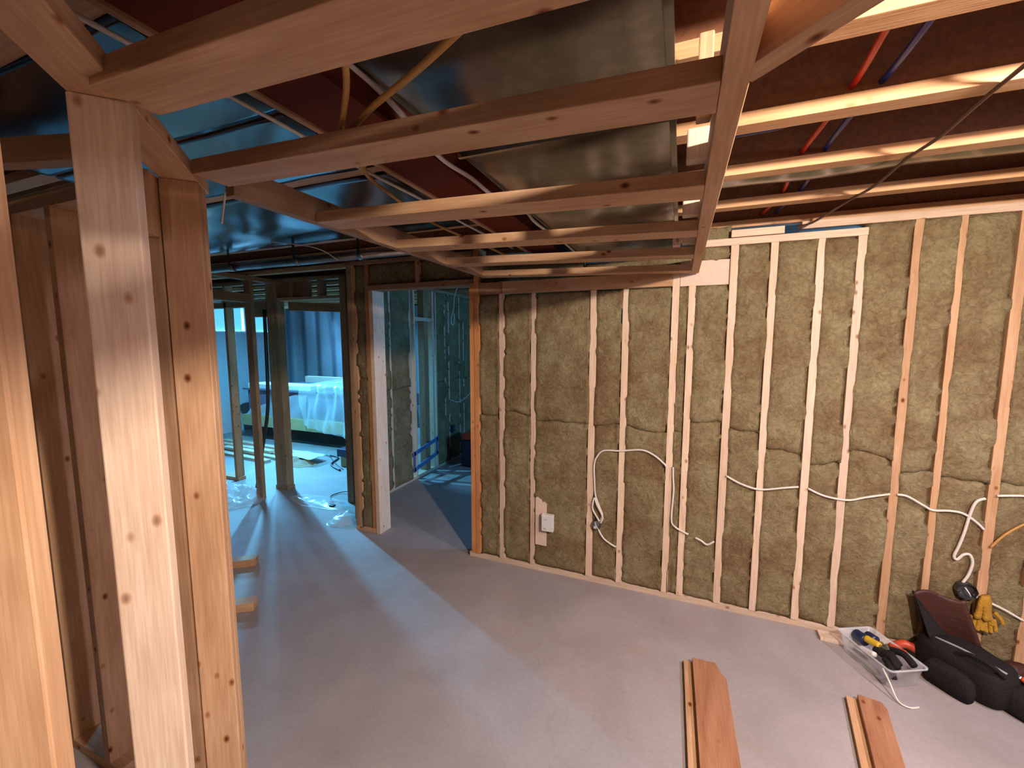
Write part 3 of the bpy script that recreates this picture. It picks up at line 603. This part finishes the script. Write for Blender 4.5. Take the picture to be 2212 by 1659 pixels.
# ------------------------------------------------------------- cables
def cableA(pts, label, mat=CABLEW, y=YA - .012, r=.0058):
    return tag(tube('cable', [(a, y, b) for a, b in pts], r, mat, None, 10, 1.0), label, 'cable', 'cables')
cableA([(-.055, .87), (-.066, .885), (-.13, .935), (-.206, .96), (-.335, .941), (-.439, .933), (-.483, .891), (-.502, .827), (-.497, .716), (-.489, .622), (-.454, .531), (-.441, .494), (-.453, .45)], 'white cable arching over two studs down to the metal outlet box')
cableA([(-.458, .45), (-.503, .523), (-.504, .571), (-.493, .605), (-.476, .559), (-.438, .485), (-.45, .44)], 'small white cable loop just above the metal outlet box', y=YA - .018)
cableA([(-.47, .40), (-.431, .335), (-.366, .295), (-.345, .29)], 'short white cable leaving the bottom of the metal outlet box')
cableA([(-.014, .87), (-.012, .808), (-.006, .72), (-.012, .539), (.009, .491), (.072, .46), (.09, .455)], 'white cable running down beside the narrow pair of studs')
cableA([(.13, .44), (.165, .426), (.197, .408), (.235, .436)], 'short bit of white cable poking from the insulation under the peach header')
cableA([(.28, .852), (.36, .813), (.456, .792), (.569, .816), (.645, .833)], 'white cable sagging across the first stud right of the peach header board')
cableA([(.69, .83), (.767, .798), (.872, .789), (.951, .816), (1.05, .848)], 'white cable continuing across the next stud above the tote')
cableA([(1.08, .85), (1.123, .846), (1.191, .807), (1.229, .788), (1.292, .795), (1.345, .789), (1.396, .754), (1.428, .72)], 'white cable sloping across the thin stud above the tool bag')
cableA([(1.42, .878), (1.388, .856), (1.371, .791), (1.357, .692), (1.342, .616), (1.329, .564), (1.341, .547), (1.363, .576), (1.387, .581), (1.401, .542), (1.392, .479), (1.373, .43)], 'beige cable with a kinked loop hanging to the dark round box', r=.0065)
cableA([(1.46, .897), (1.555, .91), (1.62, .905)], 'straight white cable at the right edge above the tool bag')
cableA([(1.46, .634), (1.505, .707), (1.568, .771), (1.62, .80)], 'yellowish cable rising to the right edge', CABLEY)
cableA([(1.42, .37), (1.522, .332), (1.61, .285)], 'thin cable slanting down at the right edge behind the bag')
def cab(pts, label, mat, r=.0055): return tag(tube('cable', pts, r, mat, None, 10), label, 'cable', 'cables')
cab([(-.555, .60, 2.16), (-.60, .66, 2.135), (-.70, .755, 2.13), (-.765, .81, 2.115), (-.80, .90, 2.14), (-.9, 1.05, 2.17)], 'yellow cable hanging straight down beside the red beam, from the nearest rung', CABLEY, .0065)
cab([(-.315, .615, 2.135), (-.45, .675, 2.13), (-.618, .746, 2.13), (-.72, .80, 2.128), (-.775, .835, 2.112), (-.84, .95, 2.16), (-.981, 1.163, 2.19), (-1.045, 1.378, 2.2), (-1.092, 1.615, 2.2), (-1.10, 1.9, 2.2), (-1.08, 2.25, 2.2), (-1.07, 2.6, 2.2)], 'yellow cable slanting across the duct and on over the rungs', CABLEY, .0065)
cab([(-.64, .45, 2.2), (-.628, .707, 2.195), (-.614, .804, 2.175), (-.632, .954, 2.165), (-.683, 1.151, 2.19), (-.645, 1.252, 2.17), (-.640, 1.429, 2.165), (-.612, 1.644, 2.18), (-.64, 1.9, 2.19), (-.62, 2.3, 2.19), (-.62, 2.66, 2.19)], 'pale cable wandering along the left edge of the large duct', CABLEW, .007)
cab([(-1.085, .45, 2.262), (-1.082, .9, 2.265), (-1.08, 1.25, 2.26), (-1.06, 1.6, 2.255), (-1.06, 2.0, 2.25), (-1.04, 2.6, 2.25)], 'pale cable running straight beside the left edge of the red beam', CABLEW, .006)
cab([(-2.46, 1.98, 2.28), (-2.2, 2.0, 2.24), (-2.10, 2.05, 2.21), (-2.05, 2.12, 2.16)], 'thin pale wire curving below the far sheet-metal pan', CABLEW, .003)
cab([(-1.30, .90, 2.10), (-1.36, .93, 2.06), (-1.40, .95, 2.03)], 'short wire end sticking out where the diagonal wall meets the dropped frame', CABLEW, .003)

# ------------------------------------------------------------- small things on the insulated wall
tag(gridobj('plywood_scrap', 8, 24, lambda u, v: V((-.912 + .082 * u, YA - .006, .198 + (.345 - (.03 if u > .62 else 0) - .008 * math.sin(u * 40)) * v)), PLYW, None, False, .006), 'bleached strip of plywood standing in the insulation behind the white box', 'plywood')
wbx = thing('thermostat_box', 'small white wall box fixed to the plywood strip', 'wall box', (-.81, 2.70, .38))
box('box_body', -.858, -.772, 2.675, 2.71, .325, .445, WHITE, wbx, .004); cp_ = box('cover_plate', -.852, -.768, 2.668, 2.676, .330, .440, WHITE, wbx, .004)
for a, bb in ((.412, .03), (.350, .016), (.343, .022)): box('cover_marking', -.838, -.838 + bb, 2.6665, 2.668, a, a + .003, GREYP, cp_, 0)
def elbox(cx, cz, r, label, mat):
    t = thing('outlet_box', label, 'outlet box', (cx, YA - .02, cz), 'outlet boxes')
    bm = bmesh.new()
    bmesh.ops.create_cone(bm, cap_ends=True, segments=8, radius1=r, radius2=r, depth=.04)
    top = [f_ for f_ in bm.faces if f_.normal.z > .9]
    ri = bmesh.ops.inset_region(bm, faces=top, thickness=.004)
    for v in top[0].verts: v.co.z -= .03
    link('box_shell', mesh(bm), mat, t, (cx, YA - .015, cz), Matrix.Rotation(PI / 2, 3, 'X'))
    for k in range(2):
        bm = bmesh.new(); bmesh.ops.create_cone(bm, cap_ends=True, segments=12, radius1=.004, radius2=.003, depth=.008)
        link('screw', mesh(bm), ZINC, t, (cx + (-1) ** k * r * .6, YA - .028, cz - .01), Matrix.Rotation(PI / 2, 3, 'X'))
    tube('wire', [(cx - .01, YA - .03, cz + .02), (cx, YA - .045, cz), (cx + .012, YA - .035, cz - .02)], .003, CABLEW, t)
    return t
elbox(-.475, .425, .030, 'small silver metal outlet box with wires between two studs', ZINC)
elbox(1.385, .395, .042, 'larger dark metal outlet box above the tool bag', DZINC)
gv = thing('work_gloves', 'yellow work gloves hanging against the stud behind the tool bag', 'gloves', (1.44, 2.69, .2))
def glove(dx, ang, nm):
    bm = bmesh.new(); R = Matrix.Rotation(ang, 3, 'Y')
    tubebm([R @ V((0, 0, .10)), R @ V((0, 0, .03)), R @ V((0, 0, -.02))], [.028, .030, .034, .036, .036, .034, .032, .032, .032, .034, .034, .03, .028], 12, .45, 6, bm)
    for k in range(4): tubebm([R @ V((-.026 + .017 * k, 0, -.015)), R @ V((-.028 + .018 * k, -.004, -.05)), R @ V((-.028 + .0175 * k, -.010, -.085 + abs(k - 1.5) * .008))], .0088, 8, 1, 4, bm)
    tubebm([R @ V((.028, 0, .02)), R @ V((.048, -.004, -.01)), R @ V((.052, -.006, -.035))], .009, 8, 1, 4, bm)
    return link(nm, mesh(bm, nm, True), YARN, gv, (1.435 + dx, 2.685, .29))
glove(0, .15, 'glove'); glove(.03, -.12, 'glove')

# ------------------------------------------------------------- boards, tote and bag on the floor
def board_on_floor(p0, p1, wd, label, notch):
    a, b = V((*p0, 0)), V((*p1, 0)); d = (b - a).normalized(); q = V((-d.y, d.x, 0)); L = (b - a).length
    o = thing('floor_board', label, 'board', a, 'planed boards on the floor')
    bm = bmesh.new()
    out = [(0, 0), (0, wd * .72), (notch, wd * .86), (notch + .02, wd * .95), (notch + .035, wd), (L, wd), (L, 0)]
    vs = [bm.verts.new(V((x, y, 0))) for x, y in out]; f_ = bm.faces.new(vs)
    r = bmesh.ops.extrude_face_region(bm, geom=[f_]); 
    for v in r['geom']:
        if isinstance(v, bmesh.types.BMVert): v.co.z += .022
    bmesh.ops.recalc_face_normals(bm, faces=bm.faces[:])
    bmesh.ops.bevel(bm, geom=[e for e in bm.edges], offset=.0015, segments=1, affect='EDGES')
    R = Matrix((d, V((-d.y, d.x, 0)), V((0, 0, 1)))).transposed()
    link('upper_board', mesh(bm), REDB, o, a + V((0, 0, .021)), R)
    link('lower_board', mesh(boxbm(L, wd * .95, .020, .001)), SPF, o, a + d * (L / 2 + .004) + q * (wd * .475 - .040) + V((0, 0, .010)), R)
    return o
board_on_floor((.117, 2.175), (.150, .6), .146, 'wide planed reddish board on the floor with a notched far end, left of two', .06)
board_on_floor((.812, 2.215), (.61, 1.05), .098, 'narrow darker reddish board on the floor, right of two', .0)

# tote: local frame along its length
tt = thing('plastic_tote', 'open clear plastic tote full of hand tools on the floor by the insulated wall', 'tote', (1.0, 2.51, 0))
A = V((.12, -.24, 0)).normalized(); B = V((A.y * -1, A.x, 0)); TC = V((.995, 2.515, 0))
RT = Matrix((A, B, V((0, 0, 1)))).transposed()
bm = bmesh.new()
def rr(sx, sy, z, rad=.02, n_=5):
    P = []
    for cx, cy, a0 in ((sx - rad, sy - rad, 0), (-sx + rad, sy - rad, 90), (-sx + rad, -sy + rad, 180), (sx - rad, -sy + rad, 270)):
        for k in range(n_ + 1):
            a = math.radians(a0 + 90 * k / n_); P.append(V((cx + rad * math.cos(a), cy + rad * math.sin(a), z)))
    return P
rings = [rr(.125, .075, .002), rr(.128, .078, .006), rr(.142, .092, .105), rr(.152, .102, .108), rr(.152, .102, .100), rr(.146, .096, .100)]
vr = [[bm.verts.new(p) for p in r_] for r_ in rings]
bm.faces.new(vr[0][::-1])
for a, b in zip(vr, vr[1:]):
    for k in range(len(a)): bm.faces.new((a[k], a[(k + 1) % len(a)], b[(k + 1) % len(b)], b[k]))
link('tote_shell', mesh(bm, 'tote', True), TOTE, tt, TC, RT)
def tloc(x, y, z): return TC + A * x + B * y + V((0, 0, z))
def tool(nm, pts, r, mat, label, tipmat=None, tip=None):
    t = thing(nm, label, 'hand tool', tloc(*pts[0]), 'hand tools in the tote')
    tube('handle', [tloc(*p) for p in pts], r, mat, t, 12)
    if tip: tube('shaft', [tloc(*p) for p in tip], r * .45, tipmat or ZINC, t, 8)
    return t
tool('screwdriver', [(-.075, .0, .098), (-.01, .01, .104)], .018, YEL, 'yellow handled screwdriver lying across the tote', ZINC, [(-.01, .01, .104), (.05, .02, .11)])
tool('tape_measure', [(-.13, .0, .08), (-.075, .0, .085)], .028, NAVY, 'dark blue tape measure at the far left end of the tote')
tool('pliers', [(.03, .02, .10), (.06, .0, .115), (.11, -.01, .10)], .013, BLACK, 'black handled pliers standing up at the near end of the tote', ZINC, [(.03, .02, .10), (.0, .035, .12)])
tool('hammer', [(.0, .05, .09), (.06, .06, .115), (.12, .055, .10)], .016, BLACK, 'black gripped hammer resting on the near end of the tote', ZINC, [(.0, .05, .09), (-.04, .045, .1)])
tool('utility_knife', [(-.06, -.04, .06), (.02, -.045, .085)], .012, WHITE, 'white handled knife along the front side of the tote')
tool('wire_cutter', [(.06, -.03, .09), (.11, -.055, .085), (.13, -.06, .05)], .015, BLACK, 'black wire cutter at the front corner of the tote')
tool('marker', [(-.02, .075, .10), (.05, .085, .11)], .011, RED, 'red marker on the wall side of the tote')
tool('tin_snips', [(.02, -.01, .09), (.07, -.015, .11), (.115, -.03, .09)], .018, BLACK, 'thick black gripped snips at the near end of the tote', ZINC, [(.02, -.01, .09), (-.03, 0, .1)])
tool('drywall_knife', [(-.01, -.01, .085), (.03, -.015, .095)], .018, BLACK, 'black handled knife in the middle of the tote beside the yellow screwdriver', ZINC, [(.03, -.015, .095), (.07, -.02, .1)])
tool('chalk_reel', [(-.11, .045, .085), (-.065, .045, .09)], .024, NAVY, 'dark blue chalk reel at the wall side of the tote far end')
rc_ = thing('pipe_cutter', 'orange red handled cutter on the floor between the tote and the bag', 'hand tool', (1.16, 2.64, 0))
tube('handle', [(1.10, 2.66, .03), (1.15, 2.655, .07), (1.21, 2.64, .05)], .02, RED, rc_, 12); tube('jaw', [(1.10, 2.66, .03), (1.07, 2.665, .012)], .012, ZINC, rc_, 8)
tag(tube('cable_offcut', [(.955, 2.37, .095), (.968, 2.33, .06), (.985, 2.28, .012), (1.02, 2.262, .006), (1.06, 2.28, .006)], .004, CABLEW), 'thin white cable offcut hanging over the front of the tote', 'cable', 'cables')
tag(box('plywood_scrap', .78, .93, 2.63, 2.70, 0, .02, PLYW), 'flat pale wood scrap on the floor behind the tote', 'plywood')

bg_ = thing('tool_bag', 'black fabric tool bag with raised dark leather flap on the floor by the wall', 'bag', (1.36, 2.52, 0))
def blob(name, prof, cx, cy, rot, mat, parent, seed, seg=28, amp=.012, boxy=.55):
    bm = bmesh.new(); rings = []
    for sx, sy, z in prof:
        ring = []
        for k in range(seg):
            a = 2 * PI * k / seg; ca, sa = math.cos(a), math.sin(a)
            x = math.copysign(abs(ca) ** boxy, ca) * sx; y = math.copysign(abs(sa) ** boxy, sa) * sy
            q = Matrix.Rotation(rot, 3, 'Z') @ V((x, y, z))
            q += q.normalized() * amp * noise.noise(q * 14 + V((seed, 0, 0))); ring.append(bm.verts.new(V((cx + q.x, cy + q.y, max(.001, q.z)))))
        rings.append(ring)
    bm.faces.new(rings[0][::-1]); bm.faces.new(rings[-1])
    for a, b in zip(rings, rings[1:]):
        for k in range(seg): bm.faces.new((a[k], a[(k + 1) % seg], b[(k + 1) % seg], b[k]))
    return link(name, mesh(bm, name, True), mat, parent)
ba = math.radians(-52)
bb_ = blob('bag_body', [(.15, .085, 0), (.165, .10, .02), (.172, .105, .08), (.165, .10, .13), (.15, .085, .165), (.12, .06, .172)], 1.335, 2.545, ba, BLACK, bg_, 1)
blob('side_pocket', [(.085, .028, .01), (.095, .035, .05), (.09, .032, .10), (.07, .02, .115)], 1.235, 2.455, ba, BLACK, bg_, 3)
blob('front_pouch', [(.07, .06, 0), (.085, .07, .03), (.08, .065, .09), (.05, .04, .12)], 1.47, 2.42, ba, BLACK, bg_, 6)
def f(u, v):
    base = V((1.22, 2.66, .16)).lerp(V((1.42, 2.60, .15)), u); top = V((1.165, 2.67, .36)).lerp(V((1.36, 2.665, .37)), u)
    p_ = base.lerp(top, v); p_.y += .035 * math.sin(PI * u) * (1 - v * .4) - .02 * v; p_.z += .015 * math.sin(u * 6); return p_
rf_ = gridobj('raised_flap', 14, 14, f, LEATHER, bg_, True, .008)
def f(u, v):
    a_ = V((1.165, 2.66, .36)); b_ = V((1.21, 2.58, .165)); c_2 = V((1.30, 2.62, .17))
    return a_.lerp(b_.lerp(c_2, u), v) + V((0, .01 * math.sin(PI * u), 0))
gridobj('side_gusset', 10, 10, f, BLACK, rf_, True, .006)
tube('zipper', [(1.24, 2.60, .172), (1.32, 2.515, .180), (1.41, 2.42, .168)], .005, GREYP, bb_, 8)
tube('strap', [(1.50, 2.43, .10), (1.56, 2.44, .06), (1.62, 2.46, .02), (1.72, 2.5, .012)], .013, BLACK, bg_, 8, .4)
tube('carry_handle', [(1.27, 2.50, .165), (1.30, 2.46, .20), (1.35, 2.40, .20), (1.39, 2.40, .16)], .009, BLACK, bg_, 8)
sg = thing('pruning_shears', 'silver and red tool sticking out of the near side pouch of the bag', 'hand tool', (1.47, 2.45, .13), 'tools in the bag')
tube('blade', [(1.44, 2.50, .14), (1.475, 2.45, .145)], .010, ZINC, sg, 10, .5); tube('grip', [(1.475, 2.45, .145), (1.51, 2.41, .12)], .011, RED, sg, 10)
tag(blob('leather_pouch', [(.05, .03, 0), (.06, .04, .03), (.055, .035, .10), (.04, .02, .12)], 1.55, 2.60, .3, LEATHER, None, 9), 'small dark red pouch on the floor behind the tool bag', 'pouch')
